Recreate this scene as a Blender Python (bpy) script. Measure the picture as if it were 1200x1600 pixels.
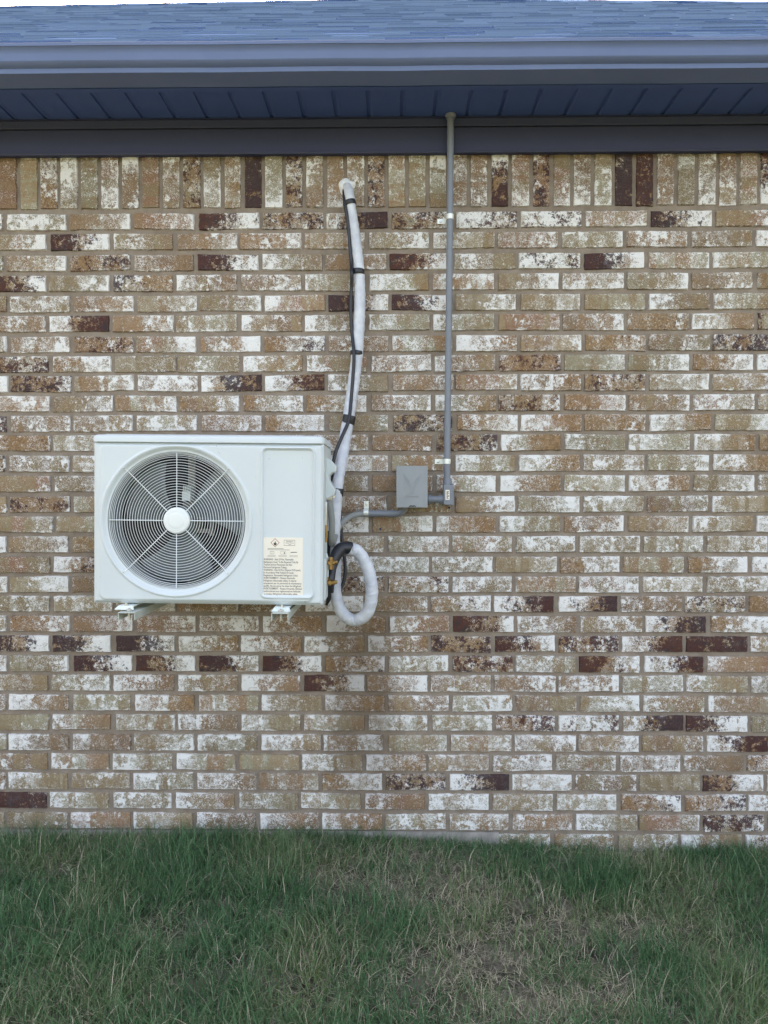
import bpy, bmesh, math, random
import numpy as np
from mathutils import Vector, Matrix
R = math.radians
random.seed(7); rng = np.random.default_rng(11)
for o in list(bpy.data.objects): bpy.data.objects.remove(o)
S = bpy.context.scene
COL = S.collection

# ------------------------------------------------------------------ camera
CAM = Vector((0.0, -3.0535, 1.4103))
YAW, PITCH, ROLL, F = -0.0128148, -0.0236529, -0.00107686, 1200.0
cy, sy, cp, sp, cr, sr = math.cos(YAW), math.sin(YAW), math.cos(PITCH), math.sin(PITCH), math.cos(ROLL), math.sin(ROLL)
FW = Vector((sy*cp, cy*cp, sp)); RT0 = Vector((cy, -sy, 0)); UP0 = RT0.cross(FW)
RT = RT0*cr + UP0*sr; UP = UP0*cr - RT0*sr
cd = bpy.data.cameras.new('camera'); cam = bpy.data.objects.new('camera', cd); COL.objects.link(cam)
m = Matrix((( RT.x, UP.x, -FW.x, CAM.x), (RT.y, UP.y, -FW.y, CAM.y), (RT.z, UP.z, -FW.z, CAM.z), (0, 0, 0, 1)))
cam.matrix_world = m
cd.sensor_fit = 'HORIZONTAL'; cd.sensor_width = 36; cd.lens = 36; cd.clip_start = 0.05; cd.clip_end = 500
S.camera = cam

# ------------------------------------------------------------------ light
SUN_EL, SUN_AZ = 24.0, -12.0      # sun stands behind the house, a little left
w = bpy.data.worlds.new("World"); S.world = w; w.use_nodes = True
nt = w.node_tree; bg = nt.nodes['Background']
sky = nt.nodes.new('ShaderNodeTexSky'); sky.sky_type = 'NISHITA'; sky.sun_disc = False
sky.sun_elevation = R(SUN_EL); sky.sun_rotation = R(SUN_AZ); sky.air_density = 0.8; sky.dust_density = 6.0; sky.ozone_density = 0.3
wb_ = nt.nodes.new('ShaderNodeMix'); wb_.data_type = 'RGBA'; wb_.blend_type = 'MULTIPLY'; wb_.inputs[0].default_value = 1; wb_.inputs[7].default_value = (1.22, 1.0, .80, 1)   # camera white balance for shade
nt.links.new(sky.outputs[0], wb_.inputs[6]); nt.links.new(wb_.outputs[2], bg.inputs[0]); bg.inputs[1].default_value = 0.15
ld = bpy.data.lights.new('sun', 'SUN'); ld.energy = 3.5; ld.angle = R(0.5); ld.color = (1, 0.95, 0.87)
sun = bpy.data.objects.new('sun', ld); COL.objects.link(sun)
sdir = Vector((math.sin(R(SUN_AZ))*math.cos(R(SUN_EL)), math.cos(R(SUN_AZ))*math.cos(R(SUN_EL)), math.sin(R(SUN_EL))))
sun.rotation_euler = sdir.to_track_quat('Z', 'Y').to_euler(); sun.location = sdir*20
S.view_settings.view_transform = 'Standard'; S.view_settings.look = 'None'
S.view_settings.exposure = 2.9; S.view_settings.gamma = 1.0
S.render.resolution_x = 768; S.render.resolution_y = 1024

def P(px, py, Y=0.0):
    """point at world depth Y seen at photo pixel px, py (measuring the photograph)"""
    d = FW + RT*((px-600)/F) + UP*((800-py)/F)
    return CAM + d*((Y-CAM.y)/d.y)

# ------------------------------------------------------------------ helpers
def tag(o, label=None, cat=None, group=None, kind=None):
    if label: o['label'] = label
    if cat: o['category'] = cat
    if group: o['group'] = group
    if kind: o['kind'] = kind
    return o
def empty(name, loc, label=None, cat=None, group=None):
    o = bpy.data.objects.new(name, None); COL.objects.link(o); o.location = loc; o.empty_display_size = .1
    return tag(o, label, cat, group)
def catmull(pts, n):
    pts = [Vector(p) for p in pts]; out = []
    q = [pts[0]*2-pts[1]] + pts + [pts[-1]*2-pts[-2]]
    for i in range(1, len(q)-2):
        for k in range(n):
            t = k/n; a, b, c, d = q[i-1], q[i], q[i+1], q[i+2]
            out.append(.5*((2*b)+(c-a)*t+(2*a-5*b+4*c-d)*t*t+(3*b-a-3*c+d)*t**3))
    out.append(pts[-1]); return out
class MB:
    def __init__(s): s.v = []; s.f = []; s.m = []
    def add(s, v, f, mi=0):
        b = len(s.v); s.v += [tuple(x) for x in v]; s.f += [tuple(i+b for i in q) for q in f]; s.m += [mi]*len(f); return s
    def box(s, lo, hi, mi=0):
        x0, y0, z0 = lo; x1, y1, z1 = hi
        v = [(x0,y0,z0),(x1,y0,z0),(x1,y1,z0),(x0,y1,z0),(x0,y0,z1),(x1,y0,z1),(x1,y1,z1),(x0,y1,z1)]
        return s.add(v, [(0,3,2,1),(4,5,6,7),(0,1,5,4),(1,2,6,5),(2,3,7,6),(3,0,4,7)], mi)
    def prism(s, pts, d, mi=0):
        """closed polygon pts extruded by vector d"""
        n = len(pts); d = Vector(d); v = [Vector(p) for p in pts]; v = v+[p+d for p in v]
        f = [tuple(range(n-1, -1, -1)), tuple(range(n, 2*n))]+[(i, (i+1) % n, n+(i+1) % n, n+i) for i in range(n)]
        return s.add(v, f, mi)
    def tube(s, path, rad, seg=16, n=1, caps=True, fn=None, mi=0):
        pts = catmull(path, n) if n > 1 else [Vector(p) for p in path]
        N = len(pts); T = []
        for i in range(N):
            a = pts[max(0, i-1)]; b = pts[min(N-1, i+1)]; T.append((b-a).normalized())
        up = Vector((0, 0, 1)) if abs(T[0].z) < .9 else Vector((1, 0, 0))
        nr = (up-T[0]*up.dot(T[0])).normalized(); L = 0; v = []
        for i in range(N):
            if i: L += (pts[i]-pts[i-1]).length
            nr = (nr-T[i]*nr.dot(T[i])).normalized(); bn = T[i].cross(nr)
            t = i/(N-1)
            for k in range(seg):
                a = 2*math.pi*k/seg
                r = rad(t) if callable(rad) else rad
                if fn: r *= fn(L, a)
                v.append(pts[i]+(nr*math.cos(a)+bn*math.sin(a))*r)
        f = [(i*seg+k, i*seg+(k+1) % seg, (i+1)*seg+(k+1) % seg, (i+1)*seg+k) for i in range(N-1) for k in range(seg)]
        if caps: f += [tuple(range(seg-1, -1, -1)), tuple((N-1)*seg+k for k in range(seg))]
        return s.add(v, f, mi)
    def cyl(s, a, b, r, seg=20, mi=0): return s.tube([a, b], r, seg, mi=mi)
    def lathe(s, prof, c, axis='Y', seg=48, mi=0):
        """prof: (radius, height along axis)"""
        v = []; c = Vector(c)
        for r, h in prof:
            for k in range(seg):
                a = 2*math.pi*k/seg; x, y = r*math.cos(a), r*math.sin(a)
                v.append(c+(Vector((x, h, y)) if axis == 'Y' else Vector((x, y, h)) if axis == 'Z' else Vector((h, x, y))))
        n = len(prof)
        f = [(i*seg+k, (i+1)*seg+k, (i+1)*seg+(k+1) % seg, i*seg+(k+1) % seg) for i in range(n-1) for k in range(seg)]
        if prof[0][0] > 0: pass
        return s.add(v, f, mi)
    def torus(s, c, Rr, r, seg=96, s2=6, mi=0):
        v = []
        for i in range(seg):
            a = 2*math.pi*i/seg
            for k in range(s2):
                b = 2*math.pi*k/s2; q = Rr+r*math.cos(b)
                v.append((c[0]+q*math.cos(a), c[1]+r*math.sin(b), c[2]+q*math.sin(a)))
        f = [(i*s2+k, i*s2+(k+1) % s2, ((i+1) % seg)*s2+(k+1) % s2, ((i+1) % seg)*s2+k) for i in range(seg) for k in range(s2)]
        return s.add(v, f, mi)
    def build(s, name, mat, parent=None, smooth=False, bevel=0, origin=None, angle=35):
        me = bpy.data.meshes.new(name)
        if parent is not None: org = Vector((0,0,0)); pw = worldloc(parent)
        else:
            a = np.array([tuple(x) for x in s.v]); lo = a.min(0); hi = a.max(0)
            pw = Vector(origin) if origin is not None else Vector(((lo[0]+hi[0])/2, (lo[1]+hi[1])/2, lo[2]))
        me.from_pydata([(x[0]-pw.x, x[1]-pw.y, x[2]-pw.z) for x in s.v], [], s.f)
        for mm in (mat if isinstance(mat, (list, tuple)) else [mat]): me.materials.append(mm)
        me.polygons.foreach_set('material_index', s.m)
        b = bmesh.new(); b.from_mesh(me); bmesh.ops.recalc_face_normals(b, faces=b.faces); b.to_mesh(me); b.free()
        if smooth:
            me.polygons.foreach_set('use_smooth', [True]*len(me.polygons))
            me.set_sharp_from_angle(angle=R(angle))
        o = bpy.data.objects.new(name, me); COL.objects.link(o)
        if parent is not None: o.parent = parent
        else: o.location = pw
        if bevel:
            md = o.modifiers.new('bevel', 'BEVEL'); md.width = bevel; md.segments = 3; md.limit_method = 'ANGLE'; md.angle_limit = R(40)
            if not smooth: me.polygons.foreach_set('use_smooth', [True]*len(me.polygons)); me.set_sharp_from_angle(angle=R(50))
        return o
def worldloc(o):
    l = Vector((0,0,0))
    while o is not None: l += o.location; o = o.parent
    return l
def kids(o): return [c for c in bpy.data.objects if c.parent == o]
def copy_tree(o, parent=None):
    c = o.copy(); COL.objects.link(c); c.parent = parent
    for ch in kids(o): copy_tree(ch, c)
    return c

# ------------------------------------------------------------------ materials
class NT:
    def __init__(s, name):
        s.mat = bpy.data.materials.new(name); s.mat.use_nodes = True; s.t = s.mat.node_tree
        s.b = s.t.nodes['Principled BSDF']
    def n(s, typ, **kw):
        nd = s.t.nodes.new(typ)
        for k, v in kw.items():
            if k.startswith('i_'): 
                key = k[2:]; key = int(key) if key.isdigit() else key.replace('_', ' ')
                s.inp(nd.inputs[key], v)
            else: setattr(nd, k, v)
        return nd
    def inp(s, sock, v):
        if isinstance(v, bpy.types.NodeSocket): s.t.links.new(v, sock)
        elif isinstance(v, bpy.types.Node): s.t.links.new(v.outputs[0], sock)
        else: sock.default_value = v
    def math(s, op, a, b=0.0, clamp=False):
        nd = s.t.nodes.new('ShaderNodeMath'); nd.operation = op; nd.use_clamp = clamp
        s.inp(nd.inputs[0], a); s.inp(nd.inputs[1], b); return nd.outputs[0]
    def step(s, x, lo, hi):
        nd = s.t.nodes.new('ShaderNodeMapRange'); nd.interpolation_type = 'SMOOTHSTEP'
        s.inp(nd.inputs[0], x); nd.inputs[1].default_value = lo; nd.inputs[2].default_value = hi; return nd.outputs[0]
    def mix(s, f, a, b):
        nd = s.t.nodes.new('ShaderNodeMix'); nd.data_type = 'RGBA'; s.inp(nd.inputs[0], f)
        for i, v in ((6, a), (7, b)):
            s.inp(nd.inputs[i], (*v, 1) if isinstance(v, tuple) and len(v) == 3 else v)
        return nd.outputs[2]
    def noise(s, vec, scale, detail=4, rough=.6, dist=0):
        nd = s.n('ShaderNodeTexNoise', i_Scale=scale, i_Detail=detail, i_Roughness=rough, i_Distortion=dist)
        if vec is not None: s.inp(nd.inputs['Vector'], vec)
        return nd.outputs[0]
    def att(s, name, out='Fac'):
        return s.n('ShaderNodeAttribute', attribute_name=name).outputs[out]
    def bump(s, h, strength=.5, dist=.002):
        nd = s.n('ShaderNodeBump', i_Strength=strength, i_Distance=dist); s.inp(nd.inputs['Height'], h)
        s.t.links.new(nd.outputs[0], s.b.inputs['Normal'])
    def set(s, col=None, rough=None, metal=None, spec=None):
        if col is not None: s.inp(s.b.inputs['Base Color'], (*col, 1) if isinstance(col, tuple) and len(col) == 3 else col)
        if rough is not None: s.inp(s.b.inputs['Roughness'], rough)
        if metal is not None: s.b.inputs['Metallic'].default_value = metal
        if spec is not None: s.b.inputs['Specular IOR Level'].default_value = spec
        return s.mat
def objco(t): return t.n('ShaderNodeTexCoord').outputs['Object']
def paint(name, c, rough=.45, metal=0, var=.08, scale=12, bump=0, bscale=200, spec=.5, c2=None, dirt=None):
    t = NT(name); co = objco(t)
    f = t.noise(co, scale, 5, .6)
    col = t.mix(t.step(f, .3, .7), tuple(x*(1-var) for x in c), tuple(min(1, x*(1+var)) for x in c))
    if dirt is not None:
        d = t.step(t.noise(co, scale*2.3, 8, .75), .58, .78)
        col = t.mix(t.math('MULTIPLY', d, .5), col, dirt)
    t.set(col, rough, metal, spec)
    t.set(rough=t.math('ADD', t.math('MULTIPLY', f, .16), rough-.08))
    if bump: t.bump(t.noise(co, bscale, 4, .6), bump, .001)
    return t.mat

def brick_material():
    t = NT('brick'); co = t.att('nco', 'Vector'); u = t.att('u')
    uc = t.math('SUBTRACT', u, .5)
    sb_ = t.n('ShaderNodeMapping'); t.inp(sb_.inputs[0], co); sb_.inputs[3].default_value = (1.0, 1.0, .10)
    band = t.step(t.noise(sb_.outputs[0], 15, 2, .5), .47, .51)       # kiln bands across the brick
    def layer(bias, grad, scale, dist, finea, fs, lo, hi, off, mid=0):
        mp = t.n('ShaderNodeVectorMath', operation='ADD'); t.inp(mp.inputs[0], co); mp.inputs[1].default_value = (off, off*.7, off*.3)
        c = mp.outputs[0]
        x = t.math('ADD', t.noise(c, scale, 7, .72, dist), t.att(bias))
        if bias == 'wb': x = t.math('ADD', x, t.math('MULTIPLY', t.math('SUBTRACT', band, .5), .07))
        if bias == 'wb': x = t.math('ADD', x, t.math('MULTIPLY', t.math('POWER', t.att('e'), 3.0), .07))
        x = t.math('ADD', x, t.math('MULTIPLY', uc, t.att(grad)))
        if mid: x = t.math('ADD', x, t.math('MULTIPLY', t.math('SUBTRACT', t.noise(c, scale*4.2, 6, .7), .5), mid))
        fine = t.math('MULTIPLY', t.math('SUBTRACT', t.noise(c, fs, 2, .8), .5), finea)
        return t.step(t.math('ADD', x, fine), lo, hi)
    # streaky base: olive tan to pinkish brown
    st = t.n('ShaderNodeMapping'); t.inp(st.inputs[0], co); st.inputs[3].default_value = (1.0, 1.0, .35)
    b1 = t.noise(st.outputs[0], 34, 6, .7)
    b1 = t.math('ADD', b1, t.math('MULTIPLY', t.math('SUBTRACT', band, .5), .16))
    base = t.mix(t.step(b1, .42, .58), t.att('bcol', 'Color'), t.att('bcol2', 'Color'))
    fine = t.noise(co, 520, 2, .7)
    base = t.mix(t.math('MULTIPLY', t.step(fine, .50, .62), .45), base, (.50, .45, .38))
    base = t.mix(t.math('MULTIPLY', t.step(t.noise(co, 300, 3, .8), .54, .66), .6), base, (.115, .090, .070))
    o = layer('ob', 'og', 20, .2, .4, 260, .42, .66, 5.1, .3)
    base = t.mix(t.math('MULTIPLY', o, .85), base, t.mix(t.step(t.noise(co, 90, 4, .7), .35, .65), (.175, .105, .055), (.33, .205, .105)))
    film = layer('wb', 'wg', 14, 0, .9, 420, .48, .74, 9.3, .7)     # thin chalky film
    base = t.mix(t.math('MULTIPLY', film, .34), base, (.55, .50, .42))
    wt1 = layer('wb', 'wg', 12, 0, .50, 330, .545, .585, 2.2, 1.05)       # thick lime, hard edged
    wsp = layer('wb', 'wg', 15, 0, 1.75, 330, .54, .64, 2.2, .9)        # speckled lime
    wt = t.math('MAXIMUM', wt1, t.math('MULTIPLY', wsp, .85))
    pit = t.step(t.noise(co, 420, 2, .7), .58, .66)
    wt2 = t.math('MULTIPLY', wt, t.math('SUBTRACT', .96, t.math('MULTIPLY', pit, .55)))
    col = t.mix(wt2, base, t.mix(t.noise(co, 120, 4, .6), (.74, .735, .73), (.88, .88, .89)))
    d = layer('db', 'dg', 19, 0, .42, 300, .49, .55, 7.7, .85)
    dcol = t.mix(t.step(t.noise(co, 45, 4, .6), .50, .66), t.att('dcol', 'Color'), (.026, .022, .034))
    dcol = t.mix(t.math('MULTIPLY', t.step(t.noise(co, 420, 3, .8), .54, .68), .32), dcol, (.22, .14, .09))
    col = t.mix(t.math('MULTIPLY', d, .90), col, dcol)
    # damp stain on the wall where water drips from the hose loop
    ge = t.n('ShaderNodeNewGeometry').outputs['Position']; sx = t.n('ShaderNodeSeparateXYZ'); t.inp(sx.inputs[0], ge)
    x, z = sx.outputs[0], sx.outputs[2]
    x = t.math('ADD', x, t.math('MULTIPLY', t.math('SUBTRACT', t.noise(ge, 5, 5, .7), .5), .16)); gx = t.math('MULTIPLY', t.step(x, -.32, -.21), t.math('SUBTRACT', 1, t.step(x, -.06, .06)))
    gz = t.math('MULTIPLY', t.step(z, -.15, .55), t.math('SUBTRACT', 1, t.step(z, .86, 1.04)))
    stn = t.math('MULTIPLY', t.math('MULTIPLY', gx, gz), t.math('ADD', .35, t.math('MULTIPLY', .5, t.noise(ge, 9, 4, .6))))
    col = t.mix(t.math('MULTIPLY', stn, .85, True), col, (.105, .066, .034))
    t.set(col, .92, spec=.2)
    h = t.math('ADD', t.math('MULTIPLY', t.noise(co, 70, 6, .7), .7), t.math('MULTIPLY', t.noise(co, 450, 4, .8), .5))
    h = t.math('ADD', h, t.math('MULTIPLY', wt, .25)); h = t.math('SUBTRACT', h, t.math('MULTIPLY', d, .1))
    t.bump(h, .75, .0028); return t.mat
M = {}
M['brick'] = brick_material()
def mortar():
    t = NT('mortar'); ge = t.n('ShaderNodeNewGeometry').outputs['Position']
    c = t.mix(t.step(t.noise(ge, 14, 6, .7), .3, .7), (.228, .184, .148), (.308, .258, .212))
    c = t.mix(t.math('MULTIPLY', t.step(t.noise(ge, 500, 3, .8), .55, .7), .5), c, (.15, .13, .11))
    c = t.mix(t.math('MULTIPLY', t.step(t.noise(ge, 60, 6, .8), .60, .72), .4), c, (.5, .48, .46))
    sx = t.n('ShaderNodeSeparateXYZ'); t.inp(sx.inputs[0], ge); x, z = sx.outputs[0], sx.outputs[2]
    x = t.math('ADD', x, t.math('MULTIPLY', t.math('SUBTRACT', t.noise(ge, 5, 5, .7), .5), .16)); gx = t.math('MULTIPLY', t.step(x, -.32, -.21), t.math('SUBTRACT', 1, t.step(x, -.06, .06)))
    gz = t.math('MULTIPLY', t.step(z, -.15, .55), t.math('SUBTRACT', 1, t.step(z, .86, 1.04)))
    c = t.mix(t.math('MULTIPLY', t.math('MULTIPLY', gx, gz), .55), c, (.110, .080, .052))
    t.set(c, .95, spec=.2); t.bump(t.noise(ge, 260, 6, .75), .8, .002); return t.mat
M['mortar'] = mortar()
M['ac'] = paint('appliance_white_paint', (.635, .685, .71), .42, var=.03, scale=3, bump=.06, bscale=900)
M['acside'] = paint('appliance_side_paint', (.60, .66, .67), .45, var=.03, scale=4)
M['grille'] = paint('grille_white_wire', (.84, .88, .90), .35, var=.02)
M['shroud'] = paint('shroud_paint', (.22, .25, .28), .6)
M['hub'] = paint('hub_plastic', (.80, .83, .83), .3, var=.01)
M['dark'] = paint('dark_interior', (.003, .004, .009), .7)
M['blade'] = paint('grey_fan_plastic', (.12, .14, .15), .4, var=.1, scale=8)
M['motor'] = paint('galvanised_motor_mount', (.30, .285, .265), .5, metal=.1, var=.15, scale=30)
M['gutter'] = paint('gutter_grey_blue_paint', (.140, .185, .335), .6, var=.05, scale=2.5, bump=.05, bscale=60, dirt=(.18, .22, .33), spec=.25)
M['soffit'] = paint('soffit_slate_blue_metal', (.052, .095, .260), .7, var=.05, scale=3)
M['frieze'] = paint('frieze_dark_slate_metal', (.036, .043, .095), .6, var=.05, scale=3)
M['pvc'] = paint('grey_pvc', (.185, .205, .245), .42, var=.06, scale=20)
M['boxgrey'] = paint('grey_enamel', (.265, .285, .305), .4, var=.05, scale=14)
M['steel'] = paint('zinc_steel', (.62, .62, .60), .35, metal=.75, var=.12, scale=60)
M['brass'] = paint('brass', (.34, .225, .095), .3, metal=.9, var=.15, scale=60)
M['black'] = paint('black_vinyl', (.014, .015, .022), .38, var=.2, scale=40)
M['putty'] = paint('white_putty', (.82, .85, .90), .7, bump=.6, bscale=120)
M['whip'] = paint('grey_flexible_conduit', (.25, .265, .265), .45, var=.06, scale=30)
M['beige'] = paint('beige_plastic', (.40, .36, .30), .6)
M['bracket'] = paint('bracket_white_enamel', (.50, .53, .48), .45, var=.06, scale=20)
M['foot'] = paint('foot_white_enamel', (.72, .78, .76), .4)
M['label'] = paint('label_paper', (.86, .80, .70), .5, var=.02)
M['ink'] = paint('ink_grey', (.07, .065, .065), .6)
M['inkred'] = paint('ink_red', (.35, .05, .03), .6)
M['concrete'] = paint('concrete', (.27, .25, .23), .9, var=.2, scale=20, bump=.6, bscale=80)
M['anchor'] = paint('blue_plastic_anchor', (.02, .02, .09), .5)
M['clear'] = paint('zinc_clip', (.75, .78, .74), .4, metal=.3, var=.1, scale=60)
def wrapmat():
    t = NT('white_wrap_tape'); co = objco(t)
    c = t.mix(t.step(t.noise(co, 24, 5, .6), .3, .7), (.52, .55, .63), (.68, .71, .78))
    c = t.mix(t.math('MULTIPLY', t.step(t.noise(co, 60, 6, .7, 1.5), .60, .70), .25), c, (.40, .40, .43))
    t.set(c, .42); t.bump(t.noise(co, 55, 6, .7, 1.2), .6, .006); return t.mat
M['wrap'] = wrapmat()
def shinglemat():
    t = NT('shingle_granules'); ge = t.n('ShaderNodeNewGeometry').outputs['Position']
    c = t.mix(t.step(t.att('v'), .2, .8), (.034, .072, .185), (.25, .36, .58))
    c = t.mix(t.math('MULTIPLY', t.step(t.noise(ge, 300, 3, .8), .5, .65), .5), c, (.34, .42, .58))
    t.set(c, .95, spec=0); t.bump(t.noise(ge, 400, 3, .7), .5, .002); return t.mat
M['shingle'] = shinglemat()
def dirtmat():
    t = NT('dry_soil'); ge = t.n('ShaderNodeNewGeometry').outputs['Position']
    c = t.mix(t.step(t.noise(ge, 9, 8, .7), .35, .65), (.055, .049, .040), (.26, .23, .185))
    c = t.mix(t.math('MULTIPLY', t.step(t.noise(ge, 70, 6, .8), .52, .66), .7), c, (.32, .29, .24))
    far = t.n('ShaderNodeSeparateXYZ'); t.inp(far.inputs[0], ge)
    f = t.math('SUBTRACT', 1, t.step(far.outputs[1], -3.2, -2.4))
    c = t.mix(f, c, t.mix(t.noise(ge, 6, 6, .7), (.09, .115, .06), (.19, .20, .13)))
    t.set(c, .95, spec=.1); t.bump(t.noise(ge, 60, 8, .75), 1, .02); return t.mat
M['dirt'] = dirtmat()
def grassmat():
    t = NT('grass_blade'); c = t.att('gcol', 'Color'); t.set(c, .5, spec=.35)
    tr = t.n('ShaderNodeBsdfTranslucent'); t.inp(tr.inputs[0], c)
    mx = t.n('ShaderNodeMixShader'); mx.inputs[0].default_value = .25
    t.t.links.new(t.b.outputs[0], mx.inputs[1]); t.t.links.new(tr.outputs[0], mx.inputs[2])
    out = [n for n in t.t.nodes if n.type == 'OUTPUT_MATERIAL'][0]; t.t.links.new(mx.outputs[0], out.inputs[0]); return t.mat
M['grass'] = grassmat()

# ------------------------------------------------------------------ the house
HX0, HX1, HD = -3.6, 3.6, 7.6
house = empty('brick_house', (0, 0, 0), 'single storey house wall of mottled tan, white and plum brick under slate grey eaves', 'house')
rows = "rmrrxdydvvmxm rxlrrpmlmwmmw trdlxlrxlvxml xrqlmllmrwrro lmrrrlxxrrtll myrmlllltrold wmdrrgmlkrord djtmklmldrrjw xdrwyylmrkdrm mrrrjjrkdjpwm dmmmmjtdjkokr owmmmppdkllko dmmmmmwplkmrk tmmmmttmkmkrw tdtmmmpprrmrl rttmmrrklrrll wrommmprmwwmm tymmmmmmtjtjl wrtmmmdgmmwwm mmtppwpgyymdo wgrrmkklxlmyj xxxkklkdxdyDw wrxxxxgwdlxyl lmlllxrmmwmlw tlmkllkmmtrll tlmlllwmdvyxt tllmllmrmwmty lllltlkmwmmld mlmlltjdywmtx Dlmllllwmwggw ttllllkmmmlrd ppmpppmmmptly".split()
z_bot = [2.4568,2.3771,2.2944,2.2137,2.1333,2.0549,1.9734,1.8948,1.8173,1.7373,1.6588,1.5802,1.4988,1.4187,1.3367,1.2566,1.1763,1.0956,1.0169,.9383,.8573,.7777,.6975,.6187,.5388,.4601,.3784,.2993,.2215,.1411,.0598,-.0205]
xj = [-1.544,-1.373,-1.546,-1.375,-1.534,-1.377,-1.536,-1.369,-1.534,-1.368,-1.539,-1.367,-1.546,-1.364,-1.543,-1.359,-1.548,-1.37,-1.549,-1.373,-1.549,-1.379,-1.554,-1.386,-1.558,-1.383,-1.56,-1.392,-1.564,-1.399,-1.567,-1.399]
pw_ = [.2547,.2535,.254,.2541,.2533,.2546,.2536,.2541,.2535,.2543,.2544,.2546,.2546,.2541,.2541,.2534,.253,.2529,.2532,.2522,.2541,.2536,.2542,.2546,.2549,.2544,.2545,.2541,.2539,.2554,.2543,.2543]
#        wb    wg    db    dg    ob    og
KIND = {
 't': (-.14, .10, -.45, .0, -.14, .0), 'm': (-.03, .05, -.40, .0, -.10, .0), 'w': (.025, .05, -.36, .0, -.14, .0),
 'l': (-.05, -.24, -.40, .1, -.12, .15), 'r': (-.05, .24, -.40, -.1, -.12, -.15),
 'o': (-.13, .1, -.14, .1, .12, .0), 'p': (-.09, .05, -.34, .0, .00, .0),
 'k': (-.02, -.27, -.30, .1, .05, .34), 'j': (-.02, .27, -.28, -.1, .05, -.34),
 'D': (-.16, .2, .15, .0, .10, .0), 'x': (-.03, .38, .005, -.36, .09, -.2), 'y': (-.03, -.38, .005, .36, .09, .2),
 'd': (-.07, .12, -.01, .0, .07, .0), 'g': (-.02, .25, -.10, .1, .02, -.3), 'v': (.08, .0, -.06, .1, -.05, .0),
 'q': (-.03, -.3, -.03, -.3, .05, .4)}
PAL = [(.262,.188,.102), (.245,.190,.108), (.275,.170,.092), (.235,.172,.092), (.288,.208,.118), (.250,.156,.084)]
PAL2 = [(.300,.262,.170), (.285,.255,.165), (.250,.132,.074), (.200,.120,.070), (.315,.255,.170), (.215,.145,.088)]
DC = [(.056,.021,.026), (.048,.022,.029), (.042,.024,.034), (.066,.024,.024)]
ATT = {k: [] for k in ('u', 'e', 'wb', 'wg', 'db', 'dg', 'ob', 'og')}
ACOL = {k: [] for k in ('bcol', 'bcol2', 'dcol')}; NCO = []
wallmb = MB()
def brick(x0, x1, z0, z1, kind, vert=False, damp=0):
    """one brick: lightly irregular front face with worn arrises; sides run back into the mortar"""
    fy = -random.uniform(.0005, .0040); seed = random.uniform(0, 90)
    tx, tz = random.gauss(0, .004), random.gauss(0, .006)
    nu, nv = (4, 12) if vert else (12, 4)
    if x1-x0 < .1 and not vert: nu = 5
    def edge(n): return [0, .0035/max(.001, 1)]
    us = [0]+[i/nu for i in range(nu+1)]+[1]; vs = [0]+[i/nv for i in range(nv+1)]+[1]
    v = []; EE = []; W = x1-x0; H = z1-z0; xc, zc = (x0+x1)/2, (z0+z1)/2; e = .0028
    jig = random.gauss(0, .0018)
    for j, b in enumerate(vs):
        for i, a in enumerate(us):
            back = (i == 0 or j == 0 or i == len(us)-1 or j == len(vs)-1)
            rim = not back and (i == 1 or j == 1 or i == len(us)-2 or j == len(vs)-2)
            X = x0+a*W; Z = z0+b*H
            if rim or back:
                n1 = random.gauss(0, .0009)-(.004*random.random() if random.random() < .02 else 0); X += n1; Z += random.gauss(0, .0009)
            if not back:
                X = xc+(X-xc)*(1-2*e/W); Z = zc+(Z-zc)*(1-2*e/H)
            Z += jig*(a-.5)*(0 if vert else 1.5)
            Y = fy+tx*(X-xc)+tz*(Z-zc) + (.014 if back else (.0022 if rim else 0)) + random.gauss(0, .0002)
            v.append((X, Y, Z)); EE.append(1.0 if rim or back else 0.0)
    n = len(us)
    f = [(j*n+i, j*n+i+1, (j+1)*n+i+1, (j+1)*n+i) for j in range(len(vs)-1) for i in range(n-1)]
    wallmb.add(v, f, 0)
    k = KIND[kind]; a = [x+random.gauss(0, .025) for x in k]
    if vert: a = [a[0]-.01, a[1]] + a[2:]
    c1 = random.choice(PAL); c2 = random.choice(PAL2); g = random.uniform(.82, 1.14); c1 = tuple(q*g for q in c1); c2 = tuple(q*g for q in c2)
    dc = random.choice(DC)
    ATT['e'] += EE
    for X, Y, Z in v:
        ATT['u'].append((Z-z0)/H if vert else (X-x0)/W)
        for nm, q in zip(('wb', 'wg', 'db', 'dg', 'ob', 'og'), a): ATT[nm].append(q)
        ACOL['bcol'].append((*c1, 1)); ACOL['bcol2'].append((*c2, 1)); ACOL['dcol'].append((*dc, 1))
        NCO.append((X+seed, Y+seed*.37, Z+seed*.71) if not vert else (Z+seed, Y+seed*.37, X+seed*.71))
JW = .0135
for k in range(33):
    if k < 32: zb, off, pitch, st = z_bot[k], xj[k], pw_[k], rows[k]
    else: zb, off, pitch, st = -.101, -1.567, .2543, 'm'*13
    z1 = zb+.0655+random.uniform(-.001, .001)
    i0 = -int((off-HX0)/pitch)-1; i1 = int((HX1-off)/pitch)+1
    for i in range(i0, i1+1):
        xa = off+i*pitch+JW/2+random.gauss(0, .0018); xb = off+(i+1)*pitch-JW/2+random.gauss(0, .0018)
        xa = max(xa, HX0+.0); xb = min(xb, HX1-.0)
        if xb-xa < .03: continue
        ch = st[i+1] if 0 <= i+1 < 13 else random.choice('tmlrlrmwkjxydgmlrt')
        brick(xa, xb, zb+random.gauss(0, .0010), z1, ch)
sold = "ttgwtlrtmdlpDldmlmdrrrmmxldlllDDmmmlly"
sp_ = (1.43172+1.48739)/36
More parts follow.
